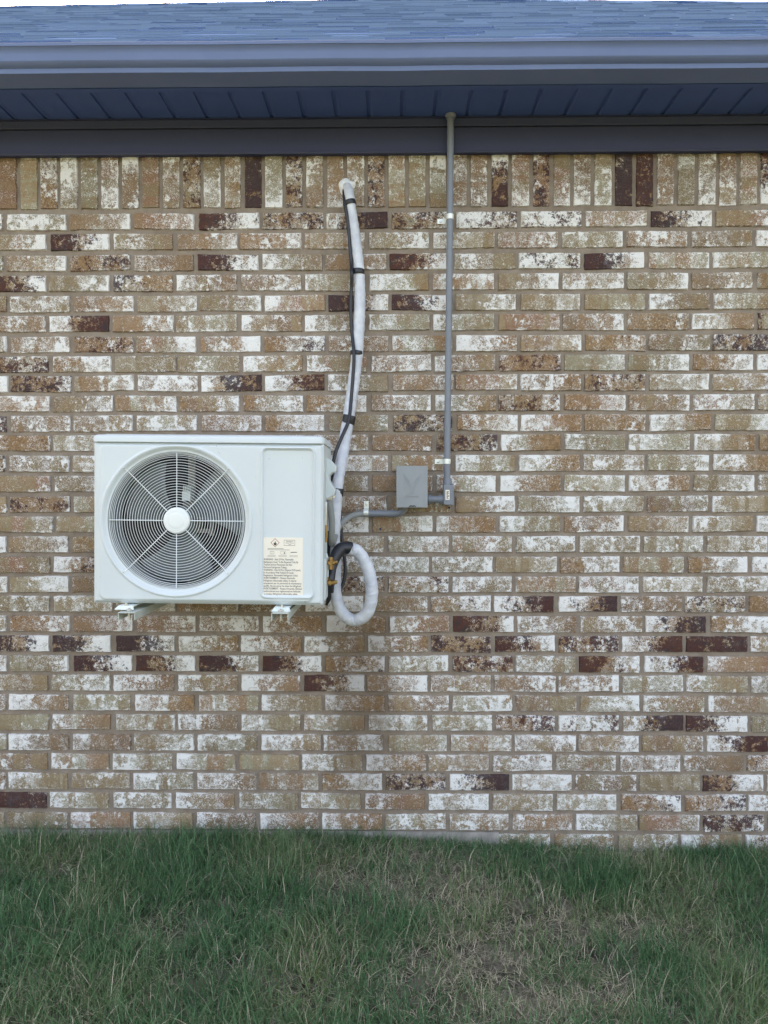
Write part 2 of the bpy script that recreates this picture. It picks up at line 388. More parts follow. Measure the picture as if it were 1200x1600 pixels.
for i in range(-27, 66):
    xa = -1.48739+(i-1)*sp_+.0065; xb = xa+sp_-.013
    if xa < HX0 or xb > HX1: continue
    ch = sold[i] if 0 <= i < len(sold) else random.choice('tmlrlrmwxydgt')
    o1 = random.gauss(0, .0015)
    brick(xa+random.gauss(0, .001), xb+random.gauss(0, .001), 2.5405+o1, 2.779+o1, ch, True)
nb = len(wallmb.v)
# mortar sheet: its own slightly uneven grid just behind the brick faces
gx, gz = 260, 130; v = []
for j in range(gz+1):
    for i in range(gx+1):
        v.append((HX0+(HX1-HX0)*i/gx, .0078+random.gauss(0, .0011), -.35+3.25*j/gz))
wallmb.add(v, [(j*(gx+1)+i, j*(gx+1)+i+1, (j+1)*(gx+1)+i+1, (j+1)*(gx+1)+i) for j in range(gz) for i in range(gx)], 1)
tot = len(wallmb.v); pad = tot-nb
wall = wallmb.build('brick_wall', [M['brick'], M['mortar']], house)
wm = wall.data
for nm, arr in ATT.items():
    a = wm.attributes.new(nm, 'FLOAT', 'POINT'); a.data.foreach_set('value', np.array(arr+[0]*pad, dtype=np.float32))
for nm, arr in ACOL.items():
    a = wm.attributes.new(nm, 'FLOAT_COLOR', 'POINT'); a.data.foreach_set('color', np.array(arr+[(0,0,0,1)]*pad, dtype=np.float32).ravel())
a = wm.attributes.new('nco', 'FLOAT_VECTOR', 'POINT'); a.data.foreach_set('vector', np.array(NCO+[(0,0,0)]*pad, dtype=np.float32).ravel())
# other walls of the house (side and back), plain brick colour bands
def sidebrick():
    t = NT('side_brick'); ge = t.n('ShaderNodeNewGeometry').outputs['Position']
    sx = t.n('ShaderNodeSeparateXYZ'); t.inp(sx.inputs[0], ge); cb = t.n('ShaderNodeCombineXYZ')
    t.inp(cb.inputs[0], t.math('ADD', sx.outputs[0], sx.outputs[1])); t.inp(cb.inputs[1], sx.outputs[2])
    br = t.n('ShaderNodeTexBrick', i_Scale=1.0); t.inp(br.inputs['Vector'], cb.outputs[0])
    br.inputs['Brick Width'].default_value = .254; br.inputs['Row Height'].default_value = .0799; br.inputs['Mortar Size'].default_value = .007
    br.inputs['Color1'].default_value = (.36,.30,.23,1); br.inputs['Color2'].default_value = (.22,.16,.12,1); br.inputs['Mortar'].default_value = (.3,.27,.24,1)
    t.set(br.outputs[0], .9); return t.mat
sb = MB()
sb.box((HX0, .016, -.4), (HX0+.1, HD, 2.9)); sb.box((HX1-.1, .016, -.4), (HX1, HD, 2.9)); sb.box((HX0+.1, HD-.1, -.4), (HX1-.1, HD, 2.9))
sb.build('side_wall', sidebrick(), house)
# foundation ledge showing under the lowest bricks on the left
fb = MB(); 
N = 60; top = []; 
for i in range(N+1):
    x = HX0+(0.42-HX0)*i/N; top.append((x, random.gauss(0, .0015)))
v = []; f = []
for x, q in top: v += [(x, -.010+q, -.3), (x, -.010+q, .040+q), (x, -.004, .0535), (x, .004, .0545)]
for i in range(N):
    for k in range(3): f.append((i*4+k, (i+1)*4+k, (i+1)*4+k+1, i*4+k+1))
fb.add(v, f); fb.build('foundation_ledge', M['concrete'], house, smooth=True)

# eaves --------------------------------------------------------------
EX0, EX1 = HX0-.35, HX1+.35
def strip(name, prof, mat, x0=EX0, x1=EX1, closed=False, nx=24, smooth=False, bevel=0, wob=0.0):
    mb = MB(); v = []; n = len(prof)
    for i in range(nx+1):
        x = x0+(x1-x0)*i/nx; q = random.gauss(0, wob) if wob else 0
        for (y, z) in prof: v.append((x, y, z+q))
    f = [(i*n+k, (i+1)*n+k, (i+1)*n+(k+1) % n, i*n+(k+1) % n) for i in range(nx) for k in range(n if closed else n-1)]
    if closed: f += [tuple(range(n)), tuple(nx*n+k for k in range(n-1, -1, -1))]
    mb.add(v, f); return mb.build(name, mat, house, smooth=smooth, bevel=bevel, angle=19)
zf0 = P(600, 240, -.03).z; zf1 = P(600, 201, -.03).z; zs = P(600, 183, -.045).z
strip('frieze_board', [(.0, zf0+.004), (-.030, zf0+.004), (-.034, zf0), (-.037, zf0+.006), (-.030, zf0+.010), (-.028, zf1), (-.014, zf1), (.0, zf1)], M['frieze'], HX0, HX1, True, 12)
strip('wall_channel', [(.0, zf1+.001), (-.016, zf1+.001), (-.018, zf1+.008), (-.030, zf1+.0085), (-.032, zf1+.007), (-.034, zf1+.010), (-.036, zs-.002), (-.042, zs-.003), (-.050, zs-.003), (-.050, zs-.001), (.0, zs-.001)], M['frieze'], HX0, HX1, True, 12)
YA = -.278     # fascia
# soffit of interlocking panels, each with one V groove at the seam
mb = MB(); seams = []
px0 = P(628, 155, -.16).x
dx = (P(1181, 130, YA).x-P(628, 133, YA).x)/10.0
x = px0-dx*30
prof = []
for i in range(62):
    xs = px0+dx*(i-30)
    if xs < EX0 or xs > EX1-.03: continue
    prof += [(xs-.0075, 0), (xs-.0060, .0045), (xs+.0052, .0045), (xs+.0068, -.0012), (xs+.013, -.0012), (xs+.015, 0)]
prof = [(EX0, 0)]+prof+[(EX1, 0)]
v = []
for (x_, dz) in prof: v += [(x_, YA+.004, zs+dz), (x_, -.0505, zs+dz), (x_, YA+.004, zs+.02), (x_, -.0505, zs+.02)]
f = []
for i in range(len(prof)-1):
    a, b = i*4, (i+1)*4; f += [(a, b, b+1, a+1), (a+2, a+3, b+3, b+2)]
mb.add(v, f); mb.build('soffit', M['soffit'], house)
strip('fascia', [(YA, zs+.16), (YA, zs-.004), (YA-.002, zs-.007), (YA+.024, zs-.007), (YA+.024, zs-.004), (YA+.003, zs-.002), (YA+.003, zs+.16)], M['soffit'], closed=True, nx=12)
zb = zs-.004; YB = P(600, 108, 0) and -.378
gy = -.412; gt = P(600, 62.5, gy).z
H = gt-zb
gprof = [(YA-.003, gt-.01), (YA-.003, zb), (YB+.0005, zb), (YB, zb+.0005), (YB-.0005, zb+.0145), (YB+.0002, zb+.0160)]
for t, o in ((.0, .0), (.3, .010), (.6, .017), (.85, .021), (1, .0225)): gprof.append((YB-o, zb+.0165+.0150*t))
gprof += [(YB-.0235, zb+.040), (YB-.0238, zb+.052), (YB-.0243, zb+.057), (YB-.027, zb+.0635), (YB-.030, zb+.0675), (gy, zb+.0715), (gy-.0004, gt-.012)]
gprof += [(gy-.0035, gt-.0115), (gy-.004, gt-.002), (gy-.002, gt-.0003), (gy+.001, gt), (gy+.012, gt), (gy+.012, gt-.004), (gy+.002, gt-.005)]
inner = [(y+.0012, z+.0006) for y, z in gprof[::-1]]
strip('gutter', gprof, M['gutter'], closed=False, nx=40, smooth=True, wob=.0007)

# roof ---------------------------------------------------------------
RS = .69; RY0 = -.325; RZ0 = zs+.062; T0 = 3.57
def ridge_t(x): return T0-(.32 if x > 0 else .19)*max(0, abs(x)-.1)
SX0, SX1 = EX0-.02, EX1+.02
mb = MB(); NX = 40                      # deck, both slopes
v = []
for i in range(NX+1):
    x = SX0+(SX1-SX0)*i/NX; t = ridge_t(x)
    v += [(x, RY0+.01, RZ0-.02), (x, RY0+t, RZ0-.02+RS*t), (x, 2*T0+.1-.3, RZ0-.02), (x, 2*T0+.1-.3, RZ0-.038), (x, RY0+.01, RZ0-.038)]
f = [(i*5+k, (i+1)*5+k, (i+1)*5+(k+1) % 5, i*5+(k+1) % 5) for i in range(NX) for k in range(5)]
f += [(0, 1, 2, 3, 4), tuple(NX*5+k for k in (4, 3, 2, 1, 0))]
mb.add(v, f, 1)
VAL = [0.5]*len(mb.v)
ex = .118
for k in range(36):
    x = SX0-random.uniform(0, .3); flip = 0
    while x < SX1:
        wdt = random.uniform(.12, .38); xa, xb = max(SX0, x), min(SX1, x+wdt)
        x += wdt; flip = 1-flip
        if xb-xa < .01: continue
        t0 = ex*k; tr = ridge_t((xa+xb)/2)
        if t0 > tr-.02: continue
        t1 = min(ex*(k+1.25), tr); th = (.0085 if flip else .0050)+random.uniform(0, .0025)
        nrm = Vector((0, -RS, 1)).normalized()
        def q(xx, tt, h): return Vector((xx, RY0+tt, RZ0+RS*tt))+nrm*h
        lo = -.004; hi = th+.004
        v = [q(xa, t0, hi), q(xb, t0, hi), q(xb, t1, .0015), q(xa, t1, .0015), q(xa, t0, lo), q(xb, t0, lo), q(xb, t1, -.004), q(xa, t1, -.004)]
        mb.add(v, [(0,1,2,3), (0,4,5,1), (1,5,6,2), (0,3,7,4)], 0)
        val = random.uniform(.35, .75); VAL += [val, val, -.1, -.1, .95, .95, -.1, -.1] if True else []  # shadow band under each overlap and bright butt edges painted into the tone
# ridge caps
nrm = Vector((0, 0, 1)); x = SX0
while x < SX1-.05:
    x2 = min(x+.142, SX1); ta, tb = ridge_t(x), ridge_t(x2)
    h = .018
    v = [(x, RY0+ta-.14, RZ0+RS*(ta-.14)+h), (x2, RY0+tb-.14, RZ0+RS*(tb-.14)+h), (x2, RY0+tb, RZ0+RS*tb+h), (x, RY0+ta, RZ0+RS*ta+h), (x2, RY0+tb+.14, RZ0+RS*(tb-.14)+h), (x, RY0+ta+.14, RZ0+RS*(ta-.14)+h),
         (x, RY0+ta-.14, RZ0+RS*(ta-.14)-.01), (x2, RY0+tb-.14, RZ0+RS*(tb-.14)-.01)]
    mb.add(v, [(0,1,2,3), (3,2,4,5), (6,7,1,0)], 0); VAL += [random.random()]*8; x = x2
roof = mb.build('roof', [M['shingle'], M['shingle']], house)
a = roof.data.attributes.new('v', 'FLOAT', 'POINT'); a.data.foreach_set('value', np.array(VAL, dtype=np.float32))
de = MB(); de.box((SX0, RY0-.012, RZ0-.035), (SX1, RY0+.03, RZ0-.005)); de.build('drip_edge', M['gutter'], house)

# ------------------------------------------------------------------ ground and grass
def gz_at(x, y):
    s = 1/(1+math.exp(-(x-.35)*5))
    base = .036*(1-s)-.022*s
    return base + .010*math.sin(x*2.3+1)*math.sin(y*3.1) + .006*math.sin(x*7.1)*math.cos(y*6.3+2) + .02*min(0, y+.05)*.6
mb = MB(); xs = list(np.linspace(-3.5, 3.5, 141)); ys = list(np.linspace(.3, -4.2, 91))
xs = [-90, -40, -15, -7]+xs+[7, 15, 40, 90]; ys = [90, 40, 20, 9]+ys+[-7, -15, -40, -90]
v = []
for y in ys:
    for x in xs:
        z = gz_at(max(-3.5, min(3.5, x)), max(-4.2, min(.3, y)))
        if abs(x) < 3.5 and -4.2 < y < .2: z += random.gauss(0, .003)
        if y > .1: z -= .1
        v.append((x, y, z))
n = len(xs)
mb.add(v, [(j*n+i, j*n+i+1, (j+1)*n+i+1, (j+1)*n+i) for j in range(len(ys)-1) for i in range(n-1)])
gr = mb.build('ground', M['dirt'], None, smooth=True, origin=(0, 0, 0), angle=180); tag(gr, 'soil ground under the lawn', 'ground', kind='structure')

def vnoise(x, y, s, seed):
    r2 = np.random.default_rng(seed); g = r2.random((64, 64)); X = (x*s) % 63; Y = (y*s) % 63
    xi = X.astype(int); yi = Y.astype(int); fx = X-xi; fy = Y-yi; fx = fx*fx*(3-2*fx); fy = fy*fy*(3-2*fy)
    return (g[xi, yi]*(1-fx)*(1-fy)+g[xi+1, yi]*fx*(1-fy)+g[xi, yi+1]*(1-fx)*fy+g[xi+1, yi+1]*fx*fy)
gzv = np.vectorize(gz_at)
def PG(px, py):
    d = FW + RT*((px-600)/F) + UP*((800-py)/F); t = (.01-CAM.z)/d.z; q = CAM+d*t; return q.x, q.y
# thin places in the lawn: px, py, radius x, radius y (m), strength
BARE = [(690, 1400, .28, .17, .68), (760, 1490, .26, .15, .62), (640, 1350, .25, .08, .6), (850, 1440, .22, .13, .6), (60, 1318, .35, .04, .95), (560, 1385, .16, .10, .6),
        (930, 1325, .2, .05, .6), (1010, 1340, .1, .04, .6), (250, 1470, .12, .08, .35), (330, 1530, .14, .06, .3), (850, 1560, .35, .12, .75), (980, 1440, .2, .10, .5), (960, 1540, .2, .1, .5), (700, 1525, .2, .06, .6), (500, 1330, .1, .05, .4)]
BARE = [(*PG(a, b), c, d, e) for a, b, c, d, e in BARE]
def bare(x, y):
    b = np.zeros_like(x)
    for bx, by, rx, ry, s in BARE: b = np.maximum(b, s*np.exp(-(((x-bx)/rx)**2+((y-by)/ry)**2)))
    n = vnoise(x+11, y+11, 13, 31)*.6+vnoise(x+11, y+11, 29, 32)*.4
    return np.clip(b*(.35+1.3*n)+.55*np.clip(n-.62, 0, 1)*2, 0, 1)
def make_grass():
    V = []; Cc = []; F4 = []; F3 = []; base = 0
    def blades(rx, ry, rz, h, wdt, yaw, lean, curl, col):
        nonlocal base
        n = len(rx); L = 4
        dx_, dy_ = np.cos(yaw), np.sin(yaw); sx_, sy_ = -dy_, dx_
        face = rng.uniform(0, 2*np.pi, n)*0+yaw+np.pi/2+rng.normal(0, .7, n); sx_, sy_ = np.cos(face), np.sin(face)
        pts = []; px, py, pz = rx.copy(), ry.copy(), rz.copy(); ang = lean.copy()
        for l in range(L+1):
            wl = wdt*(1-(l/L)**1.6)
            if l < L:
                pts.append(np.stack([px-sx_*wl/2, py-sy_*wl/2, pz], 1)); pts.append(np.stack([px+sx_*wl/2, py+sy_*wl/2, pz], 1))
            else: pts.append(np.stack([px, py, pz], 1))
            sl = h/L; px = px+dx_*np.sin(ang)*sl; py = py+dy_*np.sin(ang)*sl; pz = np.maximum(pz+np.cos(ang)*sl, rz+.002); ang = ang+curl/L
        A = np.stack(pts, 1)     # n, 9, 3
        V.append(A.reshape(-1, 3)); c = np.repeat(col[:, None, :], 9, 1)
        shade = np.array([.75, .75, .9, .9, 1, 1, 1.08, 1.08, 1.12])*0+1
        Cc.append((c*shade[None, :, None]).reshape(-1, 3))
        b = base+np.arange(n)[:, None]*9
        for l in range(L-1): F4.append(b+np.array([[2*l, 2*l+1, 2*l+3, 2*l+2]]))
        F3.append(b+np.array([[6, 7, 8]])); base += n*9
    def field(nt, x0, x1, y0, y1, per, hmul=1.0):
        tx = rng.uniform(x0, x1, nt); ty = rng.uniform(y0, y1, nt)
        d = bare(tx, ty); cl = vnoise(tx+9, ty+9, 7, 3)*.6+vnoise(tx+9, ty+9, 17, 4)*.4
        keep = rng.random(nt) < np.clip(1.15-1.0*d-np.clip(.42-cl, 0, 1)*1.6, .06, 1)
        tx, ty = tx[keep], ty[keep]; n = len(tx)*per
        hx = vnoise(tx+20, ty+20, 5, 5)
        X = np.repeat(tx, per)+rng.normal(0, .012, n); Y = np.repeat(ty, per)+rng.normal(0, .012, n); Y = np.minimum(Y, -.004)
        D = bare(X, Y); th = np.repeat(hx, per)
        h = (rng.gamma(5, .011, n)+.018)*(.6+.7*th)*(1-.50*D)*hmul; h = np.clip(h*.78, .012, .12)
        ya = np.repeat(rng.uniform(0, 2*np.pi, len(tx)), per)+rng.normal(0, 1.3, n)
        lean = np.abs(rng.normal(.45, .4, n)); curl = rng.normal(1.3, .8, n); h *= np.clip(.55+np.abs(Y)*7+1.6*np.clip(vnoise(X+7, X*0+3, 6, 77)-.52, 0, 1), .5, 1.25)*rng.choice([.6, .95, 1.3], n)
        wdt = rng.uniform(.0012, .0030, n)
        g = rng.random(n)[:, None]; hue = np.repeat(vnoise(tx+5, ty+5, 4, 8), per)[:, None]
        cA = np.array([.038, .106, .048]); cB = np.array([.135, .262, .112]); cC = np.array([.26, .30, .12])
        col = cA*(1-g)+cB*g; ye = np.clip((hue-.45)*1.3+D[:, None]*.8, 0, 1)*rng.random((n, 1)); col = col*(1-ye)+cC*ye
        dry = rng.random(n) < (.08+.50*D+.12*(hue[:, 0] > .6))
        col[dry] = np.array([.60, .53, .40])*rng.uniform(.5, 1.25, (dry.sum(), 1)); h[dry] *= .8
        blades(X, Y, gzv(X, Y)-.003, h, wdt, ya, lean, curl, col)
    field(13500, -1.75, 1.75, -1.50, -.0, 11)
    field(1000, -1.75, 1.75, -.07, -.0, 7, 1.0)
    field(5200, -3.4, 3.4, -2.7, -1.5, 7)
    field(2400, -3.4, -1.75, -1.5, 0, 7); field(2400, 1.75, 3.4, -1.5, 0, 7)
    # taller tufts left standing against the bricks
    for px_, hh, nn in ((70, .105, 60), (20, .07, 40), (110, .06, 36), (195, .05, 26), (228, .085, 50), (262, .06, 30), (335, .075, 40), (352, .10, 30), (395, .05, 22), (440, .07, 40), (505, .06, 44), (545, .07, 50), (600, .075, 60), (640, .05, 30), (745, .055, 40), (860, .06, 44), (905, .075, 56), (940, .06, 36), (1055, .08, 60), (1100, .065, 50), (1150, .07, 56), (1190, .06, 40)):
        bx = P(px_, 1300, 0).x; n = nn; X = bx+rng.normal(0, .035, n); Y = -np.abs(rng.normal(.022, .016, n))-.006
        g = rng.random((n, 1)); col = np.array([.038, .106, .048])*(1-g)+np.array([.135, .262, .112])*g
        dr = rng.random(n) < .12; col[dr] = np.array([.5, .44, .32])
        blades(X, Y, gzv(X, Y)-.003, hh*rng.uniform(.5, 1.15, n), rng.uniform(.0014, .003, n), rng.uniform(0, 6.28, n), np.abs(rng.normal(.25, .25, n)), rng.normal(.9, .7, n), col)
    # straw thatch lying on the soil
    n = 62000; X = rng.uniform(-1.8, 1.8, n); Y = rng.uniform(-1.6, -.01, n); D = bare(X, Y)
    k = rng.random(n) < (.16+1.0*D); X, Y = X[k], Y[k]; n = len(X)
    col = np.array([.54, .50, .37])*rng.uniform(.25, 1.3, (n, 1))
    blades(X, Y, gzv(X, Y)+rng.uniform(.001, .014, n), rng.uniform(.02, .075, n), rng.uniform(.0010, .0022, n), rng.uniform(0, 6.28, n), rng.normal(1.45, .12, n), rng.normal(0, .35, n), col)
    V = np.concatenate(V).astype(np.float32); Cc = np.concatenate(Cc).astype(np.float32); F4 = np.concatenate(F4); F3 = np.concatenate(F3)
    me = bpy.data.meshes.new('lawn_grass'); me.vertices.add(len(V)); me.vertices.foreach_set('co', V.ravel())
    nl = F4.size+F3.size; me.loops.add(nl); me.loops.foreach_set('vertex_index', np.concatenate([F4.ravel(), F3.ravel()]).astype(np.int32))
    npoly = len(F4)+len(F3); me.polygons.add(npoly)
    st = np.concatenate([np.arange(len(F4))*4, F4.size+np.arange(len(F3))*3]).astype(np.int32)
    me.polygons.foreach_set('loop_start', st); me.update(calc_edges=True)
    a = me.attributes.new('gcol', 'FLOAT_COLOR', 'POINT'); a.data.foreach_set('color', np.concatenate([Cc, np.ones((len(Cc), 1), np.float32)], 1).ravel())
    me.materials.append(M['grass']); o = bpy.data.objects.new('lawn_grass', me); COL.objects.link(o)
    print('grass verts', len(V)); return o
tag(make_grass(), 'unmown green grass with dry straw coloured patches', 'grass', kind='stuff')

# ------------------------------------------------------------------ the air conditioner
FY = -.49; AX0, AX1 = -1.012, -.240; AZ0, AZ1 = 1.0405, 1.6065; AD = .31
acx, acz = (AX0+AX1)/2, (AZ0+AZ1)/2
ac = empty('air_conditioner', (acx, FY+AD/2, AZ0), 'white outdoor air conditioner with round fan grille, held off the brick wall on two brackets', 'air conditioner')
fc = P(274, 814, FY); FCX, FCZ = fc.x, fc.z; FR = .2315
def smin(x, a, b): t = min(1, max(0, (x-a)/(b-a))); return t*t*(3-2*t)
def rrect(x, z, x0, x1, z0, z1, r):
    """signed distance to rounded rectangle (negative inside)"""
    cx, cz = (x0+x1)/2, (z0+z1)/2; qx, qz = abs(x-cx)-(x1-x0)/2+r, abs(z-cz)-(z1-z0)/2+r
    return min(max(qx, qz), 0)+math.hypot(max(qx, 0), max(qz, 0))-r
zlid = AZ1-.026
def ph(x, z):
    """front panel relief, positive towards the viewer"""
    d = rrect(x, z, AX0, AX1, AZ0, zlid, .004); h = -.010*(1-smin(-d, 0, .011))**1.5
    d = rrect(x, z, AX0+.022, AX1-.030, AZ0+.012, zlid-.008, .022); h += .0050*smin(-d, -.003, .004)
    d = rrect(x, z, P(403.5, 0, FY).x, P(487, 0, FY).x, P(0, 932, FY).z, P(0, 699, FY).z, .018)
    h += .0055*smin(-d, -.005, .0)-.0095*smin(-d, .002, .009)
    r = math.hypot(x-FCX, z-FCZ)
    h += .0040*smin(.258-r, 0, .004)
    h -= .012*smin(.2515-r, 0, .017)
    return h
mb = MB(); st = .0025; nx = int(round((AX1-AX0)/st)); nz = int(round((zlid-AZ0)/st)); v = []; R_ = []
for j in range(nz+1):
    for i in range(nx+1):
        x = AX0+(AX1-AX0)*i/nx; z = AZ0+(zlid-AZ0)*j/nz; dx_, dz_ = x-FCX, z-FCZ; r = math.hypot(dx_, dz_)
        if abs(r-FR) < st*.72: x = FCX+dx_*FR/r; z = FCZ+dz_*FR/r; r = FR
        v.append((x, FY-ph(x, z), z)); R_.append(r)
f = []
for j in range(nz):
    for i in range(nx):
        q = (j*(nx+1)+i, j*(nx+1)+i+1, (j+1)*(nx+1)+i+1, (j+1)*(nx+1)+i)
        if min(R_[k] for k in q) < FR-1e-4: continue
        f.append(q)
mb.add(v, f)
# returned edges of the panel round the sides
mb.build('front_panel', M['ac'], ac, smooth=True, angle=80)
B = FY+.010; BK = FY+AD
mb = MB()
def plate(x0, x1, y0, y1, z0, z1): mb.box((x0, y0, z0), (x1, y1, z1))
plate(AX0+.0008, AX0+.004, B, BK, AZ0+.001, zlid)                 # left
plate(AX1-.004, AX1-.0008, B, FY+.17, AZ0+.001, zlid)              # right, front half
plate(AX1-.004, AX1-.0008, FY+.17, BK, zlid-.30, zlid)            # right, upper rear
plate(AX1-.012, AX1-.006, FY+.17, BK, AZ0+.001, zlid-.30)         # recessed service face
plate(AX0+.004, AX1-.004, B+.004, BK, AZ0+.001, AZ0+.008)           # base
plate(AX0+.004, AX1-.004, BK-.004, BK-.0005, AZ0+.008, zlid)       # back
for k in range(2):
    plate(AX1-.0009, AX1+.0004, FY+.05+.10*k, FY+.06+.10*k, AZ0+.03, zlid-.03)
mb.build('casing', M['acside'], ac, bevel=.0012)
# lid: overhanging pressed top with rolled lip
mb = MB(); lip = .004
def rr(x0, x1, y0, y1, r, z, n=6):
    o = []
    for cx, cy_, a0 in ((x1-r, y1-r, 0), (x0+r, y1-r, 90), (x0+r, y0+r, 180), (x1-r, y0+r, 270)):
        for k in range(n+1): a = R(a0+90*k/n); o.append((cx+r*math.cos(a), cy_+r*math.sin(a), z))
    return o
rings = []
for ins, z in ((.0, zlid+.0008), (-.003, zlid+.002), (-.003, zlid+.017), (-.001, zlid+.022), (.006, zlid+.026), (.020, zlid+.0265), (.030, zlid+.030), (.06, zlid+.0305)):
    rings.append(rr(AX0+ins, AX1-ins, FY+ins-.002, BK-ins, .014+max(0, .02-ins)*.3, z))
v = [p for r_ in rings for p in r_]; n = len(rings[0])
f = [(a*n+k, a*n+(k+1) % n, (a+1)*n+(k+1) % n, (a+1)*n+k) for a in range(len(rings)-1) for k in range(n)]+[tuple((len(rings)-1)*n+k for k in range(n)), tuple(range(n-1, -1, -1))]
mb.add(v, f); mb.build('lid', M['ac'], ac, smooth=True, angle=60)
# fan shroud and dark interior
mb = MB(); mb.lathe([(FR, FY+.0135), (FR-.001, FY+.03), (FR-.006, FY+.06), (FR-.003, FY+.13)], (FCX, 0, FCZ), seg=96)
mb.build('fan_shroud', M['shroud'], ac, smooth=True)
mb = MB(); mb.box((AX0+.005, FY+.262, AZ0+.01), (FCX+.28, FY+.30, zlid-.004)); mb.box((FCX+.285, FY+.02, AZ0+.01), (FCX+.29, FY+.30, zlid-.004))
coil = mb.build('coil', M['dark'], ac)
# motor, its upright mount and the fan
mb = MB()
mx = FCX+.000
mb.box((mx-.012, FY+.19, AZ0+.01), (mx+.012, FY+.205, zlid-.005)); mb.box((mx+.065, FY+.19, FCZ-.06), (mx+.080, FY+.205, FCZ+.14))
mb.box((mx-.03, FY+.185, FCZ-.05), (mx+.075, FY+.19, FCZ-.035)); mb.box((mx-.03, FY+.185, FCZ+.045), (mx+.075, FY+.19, FCZ+.06))
mb.build('motor_mount', M['motor'], ac, bevel=.001)
mb = MB(); mb.lathe([(0, FY+.12), (.042, FY+.12), (.046, FY+.125), (.046, FY+.185), (0, FY+.187)], (FCX, 0, FCZ), seg=40)
mb.build('motor', M['motor'], ac, smooth=True)
mb = MB(); mb.box((mx-.016, FY+.125, FCZ+.065), (mx+.014, FY+.185, FCZ+.098))
for k in range(4): mb.box((mx-.014+.008*k, FY+.13, FCZ+.098), (mx-.011+.008*k, FY+.16, FCZ+.118))
mb.build('motor_plug', M['foot'], ac, bevel=.001)
mb = MB(); mb.lathe([(0, FY+.055), (.035, FY+.056), (.046, FY+.065), (.047, FY+.118), (0, FY+.119)], (FCX, 0, FCZ), seg=40)
mb.build('fan_hub', M['blade'], ac, smooth=True)
for b in range(3):
    mb = MB(); a0 = R([38, 158, 278][b]); v = []; NR, NA = 12, 12
    for i in range(NR+1):
        r = .044+(.216-.044)*i/NR; t = i/NR
        wd = R(58+26*t-10*t*t); sweep = R(-16*t)
        for j in range(NA+1):
            s = j/NA-.5; a = a0+sweep+s*wd
            y = FY+.088+s*(.080*(1-.35*t))+.008*math.cos(s*math.pi)
            rr_ = r*(1-.06*t*(2*s)**4)
            v.append((FCX+rr_*math.cos(a), y, FCZ+rr_*math.sin(a)))
    mb.add(v, [(i*(NA+1)+j, i*(NA+1)+j+1, (i+1)*(NA+1)+j+1, (i+1)*(NA+1)+j) for i in range(NR) for j in range(NA)])
    o = mb.build('fan_blade', M['blade'], ac, smooth=True, angle=180); md = o.modifiers.new('thick', 'SOLIDIFY'); md.thickness = .003
# grille
GY = FY+.007
mb = MB(); wr = .00102
for k in range(19):
    r = .0515+(.2135-.0515)*k/18; mb.torus((FCX, GY+.004*(k/18)**3, FCZ), r, wr, 96, 6)
for r, y in ((.2195, .0055), (.2240, .0025), (.2275, -.001)): mb.torus((FCX, GY+y, FCZ), r, wr, 110, 6)
mb.torus((FCX, FY+.0125, FCZ), FR+.0005, .0022, 110, 8)
for k in range(8):
    a = R(45*k); L = .2275 if k % 2 == 0 else .2475
    c, s = math.cos(a), math.sin(a)
    pts = [(FCX+c*.046, GY-.0026, FCZ+s*.046), (FCX+c*.205, GY-.0026, FCZ+s*.205), (FCX+c*.2275, GY-.0040, FCZ+s*.2275)]
    if k % 2: pts.append((FCX+c*L, FY-.0035, FCZ+s*L))
    mb.tube(pts, .0016, 8)
mb.build('fan_grille', M['grille'], ac, smooth=True, angle=60)
mb = MB(); mb.lathe([(.0, GY-.0105), (.020, GY-.0105), (.0285, GY-.010), (.0290, GY-.0096), (.0295, GY-.010), (.034, GY-.0095), (.0345, GY-.009), (.035, GY-.0094), (.0405, GY-.0082), (.0445, GY-.005), (.0450, GY+.004)], (FCX, 0, FCZ), seg=64)
mb.build('grille_cap', M['hub'], ac, smooth=True, angle=70)
def screw(x, z, y, par, r=.0042):
    mb = MB(); mb.lathe([(0, y-.0035), (r*.6, y-.0032), (r, y-.0018), (r*1.15, y), (r*1.15, y+.002)], (x, 0, z), seg=16)
    mb.box((x-r*.7, y-.0042, z-.0006), (x+r*.7, y-.003, z+.0006)); return mb.build('screw', M['steel'], par, smooth=True)
for px, py in ((163, 935), (273.5, 935.5), (477, 937.5)): q = P(px, py, FY); screw(q.x, q.z, FY-.001, ac)
for k in (1, 3, 5, 7):
    a = R(45*k); screw(FCX+.2475*math.cos(a), FCZ+.2475*math.sin(a), FY-.006, ac, .0034)
for px, py, sz in ((336, 697, .0022), (339, 706, .0015), (341, 708, .0012), (338, 701, .0010), (418, 716, .0016), (470, 714, .0014), (157, 902, .0010), (398, 745, .0010)):
    mb = MB(); q = P(px, py, FY); y = FY-ph(q.x, q.z)-.0004; n_ = 7
    mb.add([(q.x+sz*.6*math.cos(2*math.pi*k/n_)*random.uniform(.6, 1.2), y, q.z+sz*math.sin(2*math.pi*k/n_)*random.uniform(.6, 1.3)) for k in range(n_)], [tuple(range(n_))])
    mb.build('scuff_mark', M['ink'], ac)
